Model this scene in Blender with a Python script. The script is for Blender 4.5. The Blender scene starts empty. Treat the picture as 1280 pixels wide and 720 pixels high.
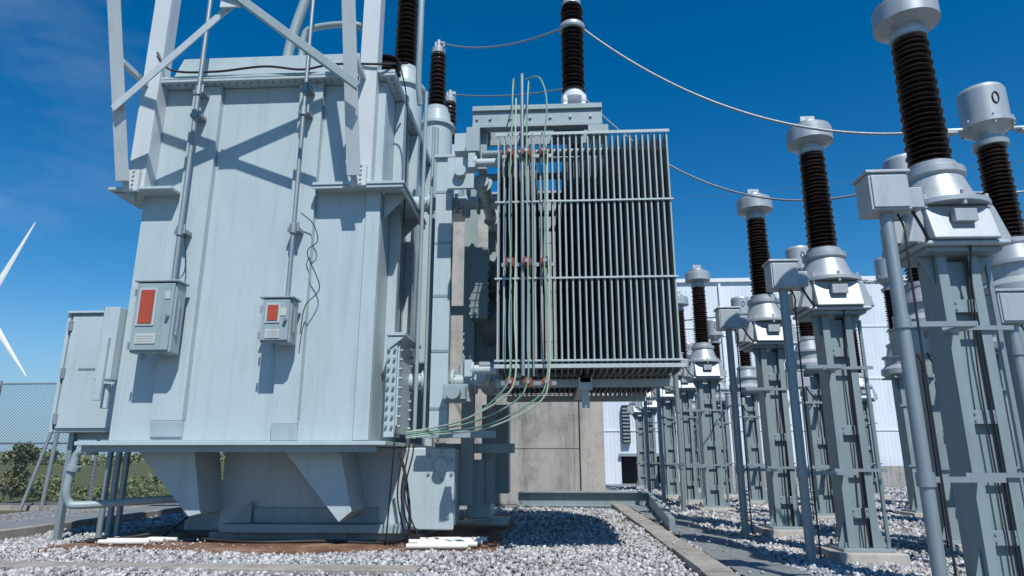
import bpy, math, random
import numpy as np
from mathutils import Vector, Matrix
random.seed(7); np.random.seed(7)
SC=bpy.context.scene
COL=SC.collection

# ---------------------------------------------------------------- materials
def newmat(name):
    m=bpy.data.materials.new(name); m.use_nodes=True
    nt=m.node_tree; return m,nt,nt.nodes['Principled BSDF']
def ramp(nt,fac,stops):
    r=nt.nodes.new('ShaderNodeValToRGB')
    el=r.color_ramp.elements
    while len(el)<len(stops): el.new(0.5)
    for e,(p,c) in zip(el,stops):
        e.position=p; e.color=(c[0],c[1],c[2],1)
    nt.links.new(fac,r.inputs['Fac']); return r.outputs['Color']
def noise(nt,vec,scale,detail=6,rough=.6):
    n=nt.nodes.new('ShaderNodeTexNoise'); n.inputs['Scale'].default_value=scale
    n.inputs['Detail'].default_value=detail; n.inputs['Roughness'].default_value=rough
    nt.links.new(vec,n.inputs['Vector']); return n.outputs['Fac']
def objvec(nt,scale=(1,1,1)):
    t=nt.nodes.new('ShaderNodeTexCoord'); m=nt.nodes.new('ShaderNodeMapping')
    m.inputs['Scale'].default_value=scale
    nt.links.new(t.outputs['Object'],m.inputs['Vector']); return m.outputs['Vector']
def mixc(nt,fac,a,b,mode='MIX'):
    m=nt.nodes.new('ShaderNodeMix'); m.data_type='RGBA'; m.blend_type=mode
    if isinstance(fac,float): m.inputs[0].default_value=fac
    else: nt.links.new(fac,m.inputs[0])
    for s,i in ((a,6),(b,7)):
        if isinstance(s,tuple): m.inputs[i].default_value=(s[0],s[1],s[2],1)
        else: nt.links.new(s,m.inputs[i])
    return m.outputs[2]
def bump(nt,b,h,strength=.2,dist=.01):
    n=nt.nodes.new('ShaderNodeBump'); n.inputs['Strength'].default_value=strength
    n.inputs['Distance'].default_value=dist
    nt.links.new(h,n.inputs['Height']); nt.links.new(n.outputs['Normal'],b.inputs['Normal'])

def paint(name,c,rough=.45,dirt=.35,rust=.0,metal=0.,wav=.03):
    m,nt,b=newmat(name)
    v=objvec(nt)
    n1=noise(nt,v,1.1,4)
    k=1-dirt*.28
    base=ramp(nt,n1,[(.3,(c[0]*k,c[1]*k,c[2]*k)),(.62,c)])
    vs=objvec(nt,(5,5,.35))
    n2=noise(nt,vs,1.6,6,.65)
    st=ramp(nt,n2,[(.50,(1,1,1)),(.80,(1-dirt*.55,1-dirt*.58,1-dirt*.64))])
    col=mixc(nt,1.0,base,st,'MULTIPLY')
    n3=noise(nt,v,28,4,.7)
    sp=ramp(nt,n3,[(.3,(1-dirt*.16,)*3),(.6,(1,1,1))])
    col=mixc(nt,1.0,col,sp,'MULTIPLY')
    if rust>0:
        n4=noise(nt,objvec(nt,(3,3,1.1)),4.2,9,.75)
        rm=ramp(nt,n4,[(.69-rust*.10,(0,0,0)),(.78,(.8,.8,.8))])
        col=mixc(nt,rm,col,(.17,.10,.06))
    nt.links.new(col,b.inputs['Base Color'])
    rr=ramp(nt,n3,[(.3,(rough+.12,)*3),(.7,(rough-.05,)*3)])
    nt.links.new(rr,b.inputs['Roughness'])
    b.inputs['Metallic'].default_value=metal
    if wav>0:
        nb=noise(nt,v,1.6,2,.4)
        bump(nt,b,nb,.22,wav)
    return m
M={}
M['tank']=paint('tank_paint',(.425,.515,.545),.34,.30,.08)
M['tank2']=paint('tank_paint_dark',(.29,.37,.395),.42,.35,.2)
M['truss']=paint('frame_paint',(.54,.60,.63),.38,.25,.03)
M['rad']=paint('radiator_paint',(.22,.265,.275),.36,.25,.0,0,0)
M['finedge_lit']=paint('radiator_edge_lit',(.33,.40,.41),.36,.25,.0,0,0)  # radiator paint made paler, sunlight on the fin fronts put into the colour
M['radbar']=paint('radiator_bar_paint',(.42,.50,.51),.4,.3,.05)
M['post']=paint('column_paint',(.25,.32,.34),.42,.45,.15,.1)
M['galv']=paint('galvanised_steel',(.30,.355,.38),.42,.3,0,.45,0)
M['galvd']=paint('fence_wire_steel',(.13,.15,.16),.5,.3,0,.4,0)
M['alu']=paint('cast_aluminium',(.43,.475,.50),.40,.45,0,.3,0)
M['white']=paint('white_paint',(.70,.74,.78),.5,.12,0,0,0)
M['blade']=paint('turbine_white',(.8,.8,.8),.4,.05,0,0,0)
M['wire']=paint('wire_aluminium',(.27,.30,.32),.5,.2,0,.3,0)
M['black']=paint('black_cable',(.018,.018,.02),.5,.2,0,0,0)
M['brownpipe']=paint('brown_conduit',(.045,.032,.028),.5,.3,0,0,0)
M['pvc']=paint('pvc_pipe',(.72,.71,.66),.45,.3,0,0,0)
M['redins']=paint('red_insulator',(.22,.065,.035),.3,.3,0,0,0)
M['window']=paint('red_window',(.42,.075,.035),.25,.6,0,0,0)
M['label']=paint('label_plate',(.50,.52,.50),.4,.3,0,0,0)
M['green']=paint('green_earth_cable',(.22,.37,.28),.45,.3,0,0,0)
M['yellow']=paint('pale_earth_cable',(.45,.53,.42),.45,.3,0,0,0)
M['dark']=paint('dark_interior',(.02,.022,.025),.7,.2,0,0,0)
def porcelain():
    m,nt,b=newmat('brown_porcelain')
    v=objvec(nt); n=noise(nt,v,9,4)
    c=ramp(nt,n,[(.3,(.012,.008,.008)),(.7,(.030,.017,.015))])
    nt.links.new(c,b.inputs['Base Color']); b.inputs['Roughness'].default_value=.3
    return m
M['porc']=porcelain()
def concrete(name,c,streak=.5,sc=1.):
    m,nt,b=newmat(name)
    v=objvec(nt); n1=noise(nt,v,1.1*sc,9,.7)
    base=ramp(nt,n1,[(.3,tuple(x*.62 for x in c)),(.5,c),(.75,tuple(min(1,x*1.2) for x in c))])
    n2=noise(nt,objvec(nt,(2.5,2.5,.18)),1.7,7,.75)
    st=ramp(nt,n2,[(.48,(1,1,1)),(.68,(1-streak,1-streak*1.02,1-streak*1.06))])
    col=mixc(nt,1.,base,st,'MULTIPLY')
    n3=noise(nt,v,45,5,.7)
    sp=ramp(nt,n3,[(.3,(.72,.72,.72)),(.55,(1,1,1))])
    col=mixc(nt,1.,col,sp,'MULTIPLY')
    nt.links.new(col,b.inputs['Base Color']); b.inputs['Roughness'].default_value=.9
    bump(nt,b,n3,.5,.006); return m
M['conc']=concrete('weathered_concrete',(.37,.365,.35),.6)
M['conc2']=concrete('footing_concrete',(.44,.42,.385),.3)
M['kerb']=concrete('kerb_concrete',(.34,.32,.285),.35)
M['slab']=concrete('walkway_concrete',(.20,.22,.23),.3)
def stained():
    m,nt,b=newmat('rust_stained_concrete')
    v=objvec(nt); n1=noise(nt,v,1.6,9,.75)
    c=ramp(nt,n1,[(.3,(.055,.030,.020)),(.5,(.17,.085,.048)),(.72,(.34,.25,.19))])
    nt.links.new(c,b.inputs['Base Color']); b.inputs['Roughness'].default_value=.9
    bump(nt,b,noise(nt,v,30,5),.5,.01); return m
M['stain']=stained()
def gravelsheet():
    m,nt,b=newmat('gravel_bed')
    v=objvec(nt)
    vo=nt.nodes.new('ShaderNodeTexVoronoi'); vo.inputs['Scale'].default_value=17
    nt.links.new(v,vo.inputs['Vector'])
    sep=nt.nodes.new('ShaderNodeSeparateColor'); nt.links.new(vo.outputs['Color'],sep.inputs[0])
    c=ramp(nt,sep.outputs[0],[(0,(.20,.205,.21)),(.5,(.40,.41,.42)),(1,(.62,.62,.62))])
    e=ramp(nt,vo.outputs['Distance'],[(.25,(1,1,1)),(.75,(.2,.2,.2))])
    c=mixc(nt,1.,c,e,'MULTIPLY')
    nt.links.new(c,b.inputs['Base Color']); b.inputs['Roughness'].default_value=.9
    inv=ramp(nt,vo.outputs['Distance'],[(.0,(1,1,1)),(.8,(0,0,0))])
    bump(nt,b,inv,.9,.04); return m
M['gsheet']=gravelsheet()
def stonemat():
    m,nt,b=newmat('crushed_stone')
    a=nt.nodes.new('ShaderNodeAttribute'); a.attribute_name='tone'
    c=ramp(nt,a.outputs['Fac'],[(0,(.17,.175,.185)),(.35,(.38,.39,.405)),(.8,(.56,.565,.57)),(1,(.70,.69,.67))])
    n=noise(nt,objvec(nt),40,4)
    c=mixc(nt,1.,c,ramp(nt,n,[(.3,(.75,.75,.75)),(.6,(1,1,1))]),'MULTIPLY')
    n2=noise(nt,objvec(nt),.7,5)
    c=mixc(nt,1.,c,ramp(nt,n2,[(.35,(.80,.79,.77)),(.6,(1,1,1))]),'MULTIPLY')
    nt.links.new(c,b.inputs['Base Color']); b.inputs['Roughness'].default_value=.85
    return m
M['stone']=stonemat()
def grassmat():
    m,nt,b=newmat('grass_field')
    v=objvec(nt); n=noise(nt,v,.6,9,.7)
    c=ramp(nt,n,[(.3,(.05,.065,.02)),(.55,(.10,.115,.04)),(.75,(.18,.16,.08))])
    nt.links.new(c,b.inputs['Base Color']); b.inputs['Roughness'].default_value=1
    bump(nt,b,noise(nt,v,9,6),.8,.1); return m
M['grass']=grassmat()
def leafmat(name,k):
    m,nt,b=newmat(name)
    a=nt.nodes.new('ShaderNodeAttribute'); a.attribute_name='tone'
    c=ramp(nt,a.outputs['Fac'],[(0,(.03*k,.045*k,.014*k)),(.5,(.075*k,.10*k,.03*k)),(1,(.15*k,.16*k,.06*k))])
    nt.links.new(c,b.inputs['Base Color']); b.inputs['Roughness'].default_value=.6
    return m
M['leaf']=leafmat('leaves',.9)
M['dryleaf']=leafmat('field_leaves',1.5)
def cladding():
    m,nt,b=newmat('white_cladding')
    v=objvec(nt)
    n=noise(nt,objvec(nt,(.6,.6,.12)),1.2,6,.7)
    c=ramp(nt,n,[(.35,(.56,.63,.70)),(.6,(.66,.72,.78))])
    w=nt.nodes.new('ShaderNodeTexWave'); w.bands_direction='X'; w.inputs['Scale'].default_value=1.6
    nt.links.new(v,w.inputs['Vector'])
    nt.links.new(c,b.inputs['Base Color']); b.inputs['Roughness'].default_value=.5
    bump(nt,b,w.outputs['Fac'],.4,.03); return m
M['clad']=cladding()

# ---------------------------------------------------------------- mesh builder
class B:
    def __init__(s): s.v=[]; s.f=[]
    def add(s,vs,fs):
        o=len(s.v); s.v+= [tuple(p) for p in vs]; s.f+=[tuple(i+o for i in f) for f in fs]; return s
    def box(s,x0,x1,y0,y1,z0,z1):
        vs=[(x0,y0,z0),(x1,y0,z0),(x1,y1,z0),(x0,y1,z0),(x0,y0,z1),(x1,y0,z1),(x1,y1,z1),(x0,y1,z1)]
        return s.add(vs,[(0,3,2,1),(4,5,6,7),(0,1,5,4),(1,2,6,5),(2,3,7,6),(3,0,4,7)])
    def frame(s,p0,p1,up=(0,0,1)):
        a=(Vector(p1)-Vector(p0)); L=a.length; a.normalize(); u=Vector(up)
        if abs(a.dot(u))>.97: u=Vector((0,1,0))
        x=a.cross(u).normalized(); y=x.cross(a).normalized(); return a,x,y,L
    def beam(s,p0,p1,w,h,up=(0,0,1)):
        a,x,y,L=s.frame(p0,p1,up); p0=Vector(p0);p1=Vector(p1)
        vs=[]
        for p in (p0,p1):
            for sx,sy in ((-1,-1),(1,-1),(1,1),(-1,1)): vs.append(p+x*sx*w/2+y*sy*h/2)
        return s.add(vs,[(0,1,2,3),(7,6,5,4),(0,4,5,1),(1,5,6,2),(2,6,7,3),(3,7,4,0)])
    def angle(s,p0,p1,w,t,up=(0,0,1),flip=1):
        a,x,y,L=s.frame(p0,p1,up); p0=Vector(p0);p1=Vector(p1)
        s.beam(p0+y*(-w/2+t/2),p1+y*(-w/2+t/2),w,t,up)
        o=x*flip*(w/2-t/2)+y*(t*.5+.001)
        return s.beam(p0+o,p1+o,t,w-t-.002,up)
    def cyl(s,p0,p1,r,n=16,r2=None):
        a,x,y,L=s.frame(p0,p1); p0=Vector(p0);p1=Vector(p1); r2=r if r2 is None else r2
        vs=[]
        for p,rr in ((p0,r),(p1,r2)):
            for i in range(n):
                t=2*math.pi*i/n; vs.append(p+x*math.cos(t)*rr+y*math.sin(t)*rr)
        fs=[(i,i+n,(i+1)%n+n,(i+1)%n) for i in range(n)]
        fs.append(tuple(range(n))); fs.append(tuple(range(2*n-1,n-1,-1)))
        return s.add(vs,fs)
    def tube(s,pts,r,n=8):
        pts=[Vector(p) for p in pts]; vs=[]; px=None
        for k,p in enumerate(pts):
            t=(pts[min(k+1,len(pts)-1)]-pts[max(k-1,0)]).normalized()
            if px is None:
                u=Vector((0,0,1)) if abs(t.z)<.9 else Vector((0,1,0)); px=t.cross(u).normalized()
            px=(px-t*px.dot(t)).normalized(); py=t.cross(px)
            for i in range(n):
                a=2*math.pi*i/n; vs.append(p+px*math.cos(a)*r+py*math.sin(a)*r)
        fs=[]
        for k in range(len(pts)-1):
            for i in range(n): fs.append((k*n+i,k*n+(i+1)%n,(k+1)*n+(i+1)%n,(k+1)*n+i))
        fs.append(tuple(range(n-1,-1,-1))); fs.append(tuple(range((len(pts)-1)*n,len(pts)*n)))
        return s.add(vs,fs)
    def lathe(s,cx,cy,prof,n=24):
        vs=[];m=len(prof)
        for (r,z) in prof:
            for i in range(n):
                t=2*math.pi*(i+.5)/n; vs.append((cx+r*math.cos(t),cy+r*math.sin(t),z))
        fs=[]
        for k in range(m-1):
            for i in range(n): fs.append((k*n+i,k*n+(i+1)%n,(k+1)*n+(i+1)%n,(k+1)*n+i))
        fs.append(tuple(range(n-1,-1,-1))); fs.append(tuple(range((m-1)*n,m*n)))
        return s.add(vs,fs)
    def sheds(s,cx,cy,z0,z1,rc,rs,n,seg=20,rs2=None):
        prof=[]; h=(z1-z0)/n
        for i in range(n):
            z=z0+i*h; R=rs if rs2 is None else rs+(rs2-rs)*i/n
            if i%2: R=R*.93
            prof+=[(rc,z),(R*.97,z+h*.18),(R,z+h*.30),(rc*1.15,z+h*.72)]
        prof.append((rc,z1)); return s.lathe(cx,cy,prof,seg)
    def prism(s,poly,axis,a,b):
        def P(u,v,w):
            return {'X':(w,u,v),'Y':(u,w,v),'Z':(u,v,w)}[axis]
        n=len(poly)
        vs=[P(u,v,a) for u,v in poly]+[P(u,v,b) for u,v in poly]
        fs=[tuple(range(n)),tuple(range(2*n-1,n-1,-1))]+[(i,i+n,(i+1)%n+n,(i+1)%n) for i in range(n)]
        return s.add(vs,fs)
    def obj(s,name,parent,mat,bevel=0.,loc=None,sharp=38):
        me=bpy.data.meshes.new(name); me.from_pydata(s.v,[],s.f)
        import bmesh
        bm=bmesh.new(); bm.from_mesh(me); bmesh.ops.recalc_face_normals(bm,faces=bm.faces); bm.to_mesh(me); bm.free()
        me.materials.append(M[mat])
        me.polygons.foreach_set('use_smooth',[True]*len(me.polygons)); me.set_sharp_from_angle(angle=math.radians(sharp))
        ob=bpy.data.objects.new(name,me); COL.objects.link(ob)
        if parent is not None: ob.parent=parent
        if loc: ob.location=loc
        if bevel>0:
            md=ob.modifiers.new('bevel','BEVEL'); md.width=bevel; md.segments=2; md.limit_method='ANGLE'; md.angle_limit=math.radians(40); md.harden_normals=True
        return ob
def empty(name,loc=(0,0,0)):
    e=bpy.data.objects.new(name,None); COL.objects.link(e); e.location=loc; e.empty_display_size=.3; return e
def cat(p0,p1,sag,n=40):
    p0=Vector(p0);p1=Vector(p1)
    return [p0.lerp(p1,i/n)-Vector((0,0,4*sag*(i/n)*(1-i/n))) for i in range(n+1)]
def smoothpath(pts,n=8):
    pts=[Vector(p) for p in pts]; out=[]
    P=[pts[0]]+pts+[pts[-1]]
    for i in range(1,len(P)-2):
        for k in range(n):
            t=k/n
            out.append(.5*((2*P[i])+(-P[i-1]+P[i+1])*t+(2*P[i-1]-5*P[i]+4*P[i+1]-P[i+2])*t*t+(-P[i-1]+3*P[i]-3*P[i+1]+P[i+2])*t**3))
    out.append(pts[-1]); return out

# ================================================================ GROUND
g=B(); g.add([(-1500,-200,-.02),(1500,-200,-.02),(1500,2500,-.02),(-1500,2500,-.02)],[(0,1,2,3)]); g.obj('ground',None,'grass')
g=B(); g.add([(-12.5,-8,.0),(45,-8,.0),(45,36,.0),(-12.5,36,.0)],[(0,1,2,3)]); g.obj('gravel_bed',None,'gsheet')
p=empty('transformer_foundation_slab')
B().box(-6.9,-.75,9.05,15.2,-.05,.05).obj('slab',p,'stain',.01)
B().box(-5.1,-1.9,10.15,14.4,.052,.16).obj('plinth',p,'kerb',.015)
k=empty('concrete_kerb'); B().box(-14,-1.45,7.45,7.8,-.05,.07).obj('kerb_front',k,'kerb',.012)
b=B()
for i in range(9):
    y=4.0+i*1.75; o=random.uniform(-.008,.008); b.box(1.52+o,1.84+o,y,y+1.735,-.05,.10+o)
b.obj('kerb_run',k,'kerb',.012)
w=empty('walkway'); b=B()
for i in range(20):
    y=3.5+i*.9; o=random.uniform(-.008,.008); b.box(1.93+o,2.62+o,y,y+.885,-.05,.06+o*.6)
b.obj('covers',w,'slab',.008)
w=empty('cable_trench_walkway'); b=B()
for i in range(22):
    y=6+i*.9; b.box(-9.9,-8.45,y,y+.888,-.05,.10)
b.obj('covers',w,'slab',.01)
b=B(); b.box(-8.44,-8.3,6,26,-.05,.16); b.obj('edge',w,'kerb',.01)
w=empty('steel_edge_beam')
b=B(); b.box(-.9,2.5,18.2,18.28,.02,.40); b.box(-.9,2.5,18.05,18.2,.36,.402); b.box(-.9,2.5,18.05,18.2,.02,.06)
b.beam((2.55,18.4,.2),(1.95,11.6,.12),.10,.3); b.obj('channel',w,'post',.006)

def stones(n,region,smin,smax,excl,zoff):
    x=np.random.uniform(region[0],region[1],n*2); y=np.random.uniform(region[2],region[3],n*2)
    keep=np.ones(n*2,bool)
    for (a,b_,c,d) in excl: keep&=~((x>a)&(x<b_)&(y>c)&(y<d))
    keep&=(x>-.98*y-1.5)&(x<.80*y+1.5)
    x=x[keep][:n]; y=y[keep][:n]; n=len(x)
    t=(1+5**.5)/2
    base=np.array([(-1,t,0),(1,t,0),(-1,-t,0),(1,-t,0),(0,-1,t),(0,1,t),(0,-1,-t),(0,1,-t),(t,0,-1),(t,0,1),(-t,0,-1),(-t,0,1)])/1.9
    tri=np.array([(0,11,5),(0,5,1),(0,1,7),(0,7,10),(0,10,11),(1,5,9),(5,11,4),(11,10,2),(10,7,6),(7,1,8),(3,9,4),(3,4,2),(3,2,6),(3,6,8),(3,8,9),(4,9,5),(2,4,11),(6,2,10),(8,6,7),(9,8,1)])
    s=smin+(smax-smin)*np.random.uniform(0,1,n)**1.6
    V=base[None]*np.random.uniform(.62,1.25,(n,12,1))
    V=V*np.random.uniform(.6,1.2,(n,1,3))
    ang=np.random.uniform(0,6.28,(n,3))
    for ax in range(3):
        c=np.cos(ang[:,ax])[:,None]; q=np.sin(ang[:,ax])[:,None]
        i,j=[(0,1),(1,2),(0,2)][ax]
        A=V[:,:,i]*c-V[:,:,j]*q; Bv=V[:,:,i]*q+V[:,:,j]*c
        V[:,:,i]=A; V[:,:,j]=Bv
    V*=s[:,None,None]*.5
    V[:,:,0]+=x[:,None]; V[:,:,1]+=y[:,None]
    und=.02*np.sin(x*1.7+.5*y)+.02*np.sin(y*2.3-x*.8)
    V[:,:,2]+=(np.random.uniform(0,zoff,n)+und*.8+.012)[:,None]
    F=(tri[None]+np.arange(n)[:,None,None]*12).reshape(-1,3)
    return V.reshape(-1,3),F,np.repeat(np.random.uniform(0,1,n),12)
ex=[(-6.85,-.85,9.1,15.2),(1.5,1.86,0,20),(1.92,2.63,0,22),(-14,-1.45,7.44,7.81),(-9.9,-8.3,5,26),(-5.2,-1.8,10,14.5)]
sets=[stones(34000,(-9,9,6.8,11.5),.028,.075,ex,.035),
      stones(16000,(-9,13,11.5,17),.045,.095,ex,.035),
      stones(9000,(2.6,22,17,30),.07,.14,ex,.03),
      stones(420,(-6.9,-.75,9.0,10.4),.02,.05,[(-5.2,-1.8,10,14.5)],.06),
      stones(160,(1.5,2.6,7,16),.02,.045,[],.12)]
VV=[];FF=[];TT=[];o=0
for v,f_,t_ in sets:
    VV.append(v);FF.append(f_+o);TT.append(t_);o+=len(v)
VV=np.concatenate(VV);FF=np.concatenate(FF);TT=np.concatenate(TT)
me=bpy.data.meshes.new('gravel'); me.vertices.add(len(VV)); me.vertices.foreach_set('co',VV.astype(np.float32).ravel())
me.loops.add(len(FF)*3); me.loops.foreach_set('vertex_index',FF.astype(np.int32).ravel())
me.polygons.add(len(FF)); me.polygons.foreach_set('loop_start',np.arange(0,len(FF)*3,3,dtype=np.int32))
me.update(calc_edges=True)
at=me.attributes.new('tone','FLOAT','POINT'); at.data.foreach_set('value',TT.astype(np.float32))
me.materials.append(M['stone']); ob=bpy.data.objects.new('gravel',me); COL.objects.link(ob)

# ================================================================ TRANSFORMER
T=empty('power_transformer')
X0,X1,Y0,Y1,Z0,Z1=-6.22,-2.5,9.2,13.9,1.44,6.95
B().box(X0,X1,Y0,Y1,Z0,Z1).obj('tank',T,'tank',.02)
b=B(); b.box(X0-.14,X1+.16,Y0-.22,Y1+.2,6.952,7.0); b.box(X0-.14,X1+.16,Y0-.22,Y1+.2,7.004,7.06)
b.prism([(X0+.1,7.062),(X1-.1,7.062),(X1-.35,7.55),(X0+.3,7.55)],'Y',Y0+.05,Y1-.1)
b.obj('cover',T,'tank',.012)
b=B()
n=34
for i in range(n):
    x=X0-.08+(X1-X0+.18)*i/(n-1); b.cyl((x,Y0-.15,6.93),(x,Y0-.15,7.095),.016,6)
for i in range(40):
    y=Y0-.1+(Y1-Y0+.1)*i/39; b.cyl((X1+.10,y,6.93),(X1+.10,y,7.095),.016,6)
b.obj('cover_bolts',T,'galv')
b=B(); b.box(X0-.27,X1+.30,Y0-.30,Y1+.3,1.385,1.438)
b.obj('bottom_flange',T,'tank',.008)
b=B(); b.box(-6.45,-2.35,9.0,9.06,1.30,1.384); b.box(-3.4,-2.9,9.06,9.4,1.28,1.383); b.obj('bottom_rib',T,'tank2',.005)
b=B()
def hat(xa,xb,za,zb,d=.09):
    b.box(xa,xb,Y0-d,Y0-.001,za+.22,zb)
    b.prism([(Y0-d,za+.22),(Y0-.03,za),(Y0-.001,za),(Y0-.001,za+.22)],'X',xa,xb)
hat(-5.60,-5.14,1.50,6.948); hat(-3.87,-3.50,1.45,6.948)
b.box(-2.72,-2.501,Y0-.06,Y0-.001,1.45,6.94)
b.obj('stiffeners',T,'tank',.012)
b=B()
for x in (-5.603,-5.137,-3.873,-3.497):
    b.beam((x,Y0-.004,1.75),(x,Y0-.004,6.94),.018,.014,up=(0,1,0))
b.beam((-6.2,Y0-.004,1.442),(-2.5,Y0-.004,1.442),.014,.018)
b.obj('weld_beads',T,'tank2')
b=B()
for y in (9.75,10.9,12.2,13.3):
    b.box(X1+.001,X1+.15,y,y+.18,1.45,6.94)
b.obj('side_stiffeners',T,'tank',.01)
b=B()
def shelf(xa,xb,ya,yb,z): b.box(xa,xb,ya,yb,z,z+.045)
shelf(-6.60,-5.62,8.90,9.199,5.12); b.prism([(-6.58,5.115),(-6.23,5.115),(-6.23,4.97)],'Y',9.0,9.05)
shelf(-6.60,-6.23,9.2,9.7,5.12)
shelf(-3.47,-2.10,8.90,9.199,5.12); shelf(-2.49,-2.10,9.2,10.7,5.12)
b.box(-3.47,-2.12,8.92,8.95,5.07,5.118); b.box(-2.16,-2.12,8.96,10.7,5.03,5.118)
b.prism([(X1+.01,5.115),(-2.12,5.115),(X1+.01,4.72)],'Y',9.3,9.34)
b.prism([(X1+.01,5.115),(-2.12,5.115),(X1+.01,4.72)],'Y',10.4,10.44)
shelf(-2.36,-2.08,9.3,10.5,2.93); b.prism([(X1+.16,2.925),(-2.08,2.925),(X1+.16,2.72)],'Y',9.32,9.36)
b.obj('shelves',T,'tank',.006)
b=B(); b.box(X1+.151,X1+.30,9.35,9.74,1.5,2.85); b.box(X1+.301,X1+.33,9.38,10.25,1.55,2.85); b.obj('inspection_cover',T,'tank',.01)
b=B()
for i in range(9):
    z=1.65+i*.135
    b.cyl((X1+.33,9.44,z),(X1+.37,9.44,z),.022,6); b.cyl((X1+.33,10.18,z),(X1+.37,10.18,z),.022,6)
    b.cyl((X1+.19,9.34,z),(X1+.19,9.31,z),.02,6); b.cyl((X1+.27,9.34,z),(X1+.27,9.31,z),.02,6)
b.obj('inspection_bolts',T,'galv')
b=B(); b.box(X0-.13,X0-.001,9.5,9.62,1.45,6.9); b.box(X0-.13,X0-.001,11,11.1,1.45,6.9); b.obj('left_stiffeners',T,'tank',.008)
b=B(); b.box(-6.47,-6.23,9.06,9.4,2.3,3.35); b.box(-6.40,-6.30,9.0,9.058,2.0,2.9); b.cyl((-6.35,9.2,2.25),(-6.35,9.2,1.9),.05,12); b.cyl((-6.55,9.3,3.1),(-6.3,9.3,3.1),.04,10); b.obj('left_valve_block',T,'tank',.01)
b=B()
b.box(-5.05,-2.15,10.3,13.9,.16,1.38); b.obj('base_beam',T,'tank',.02)
b=B()
b.prism([(-6.05,1.382),(-5.15,1.382),(-4.98,.46),(-5.12,.42),(-5.3,.50)],'Y',10.05,10.32)
b.prism([(-6.05,1.382),(-5.15,1.382),(-4.95,.46),(-5.12,.42)],'Y',9.55,10.04)
b.prism([(-3.85,1.382),(-3.0,1.382),(-2.78,.50),(-2.95,.36)],'Y',9.50,10.298)
b.obj('base_gussets',T,'tank',.01)
b=B(); b.box(-4.9,-2.1,10.05,10.299,.161,.28); b.box(-5.6,-4.9,10.35,10.9,.161,.75); b.box(-2.149,-1.95,10.25,11.4,.161,.33)
b.prism([(-4.8,.282),(-4.5,.282),(-4.5,.6)],'Y',10.2,10.25); b.box(-4.5,-2.6,10.26,10.3,.282,.50)
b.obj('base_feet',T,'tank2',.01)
b=B(); b.box(-2.149,-1.42,9.95,10.02,.22,1.37); b.box(-2.10,-1.46,10.021,10.9,.24,1.36); b.cyl((-1.62,9.95,1.12),(-1.62,9.90,1.12),.11,20); b.box(-1.42,-1.02,11.5,12.3,.25,1.2)
b.obj('jacking_box',T,'tank',.03)
b=B()
for (x,z) in ((-1.62,1.3),(-1.46,1.2),(-1.46,1.0),(-1.62,.93),(-1.8,1.0),(-1.8,1.25),(-1.5,.4),(-2.05,.4)): b.cyl((x,9.95,z),(x,9.925,z),.022,6)
b.obj('jacking_bolts',T,'galv')
def cbox(name,xa,xb,za,zb,win,lab):
    e=empty(name); 
    B().box(xa,xb,8.74,8.98,za,zb).obj('body',e,'tank2',.02)
    b=B(); b.box(xa+.02,xb-.02,8.70,8.739,za+.03,zb-.02); b.box(xa-.03,xb+.03,8.69,9.0,zb+.001,zb+.03); b.obj('door',e,'tank2',.012)
    wx0,wx1,wz0,wz1=win
    b=B(); b.box(wx0-.03,wx1+.03,8.685,8.70,wz0-.03,wz1+.03); b.obj('window_frame',e,'tank',.004)
    B().box(wx0,wx1,8.676,8.684,wz0,wz1).obj('window',e,'window',.003)
    b=B(); b.box(lab[0],lab[1],8.688,8.70,lab[2],lab[3]); b.box(xb-.14,xb-.06,8.69,8.70,zb-.25,zb-.14); b.obj('label',e,'label',.002)
    b=B()
    for i in range(3):
        z=lab[2]+(lab[3]-lab[2])*(.25+.25*i); b.box(lab[0]+.02,lab[1]-.02,8.6855,8.688,z-.005,z+.005)
    b.obj('label_lines',e,'tank2')
    b=B(); b.cyl((xb+.02,8.8,za+.25*(zb-za)),(xb+.02,8.8,za+.75*(zb-za)),.018,8); b.cyl((xb-.06,8.69,(za+zb)/2),(xb-.06,8.64,(za+zb)/2),.025,10)
    for z in (za+.1,zb-.15): b.cyl((xa-.005,8.72,z-.05),(xa-.005,8.72,z+.05),.014,8)
    b.cyl((xa+.15,8.83,za),(xa+.15,8.83,za-.09),.03,10); b.cyl((xb-.2,8.83,za),(xb-.2,8.83,za-.07),.03,10)
    b.obj('fittings',e,'galv')
    b=B(); b.box(xa+.12,xa+.18,8.981,9.11,za+.08,zb-.08); b.box(xb-.18,xb-.12,8.981,9.11,za+.08,zb-.08); b.obj('mount',e,'tank2')
    return e
c1=cbox('control_box',-5.80,-5.22,2.62,3.62,(-5.70,-5.50,3.02,3.50),(-5.71,-5.42,2.74,2.88))
c2=cbox('control_box',-3.97,-3.55,2.74,3.36,(-3.87,-3.72,3.04,3.26),(-3.88,-3.68,2.80,2.92))
e=empty('tank_conduit')
b=B(); b.tube([(-5.41,8.93,3.64),(-5.41,8.93,9.6)],.035,10); b.tube([(-3.71,8.93,3.38),(-3.71,8.93,9.6)],.03,10); b.obj('pipe',e,'galv')
b=B()
for x,z in ((-5.41,6.35),(-5.41,6.75),(-5.41,4.45),(-3.71,6.75),(-3.71,6.35),(-3.71,4.45)):
    b.box(x-.09,x+.09,8.93,9.11,z-.03,z+.03); b.cyl((x,8.93,z-.07),(x,8.93,z+.07),.055,12)
    b.cyl((x+.08,8.9,z-.05),(x+.08,8.9,z+.09),.02,8)
b.obj('clamps',e,'galv',.004)
b=B()
b.tube(smoothpath([(-3.62,8.95,4.7),(-3.45,9.0,4.55),(-3.38,9.05,4.3),(-3.5,9.0,4.1),(-3.3,9.05,3.6),(-3.45,8.95,3.3),(-3.48,8.93,2.9)]),.008,6)
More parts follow.
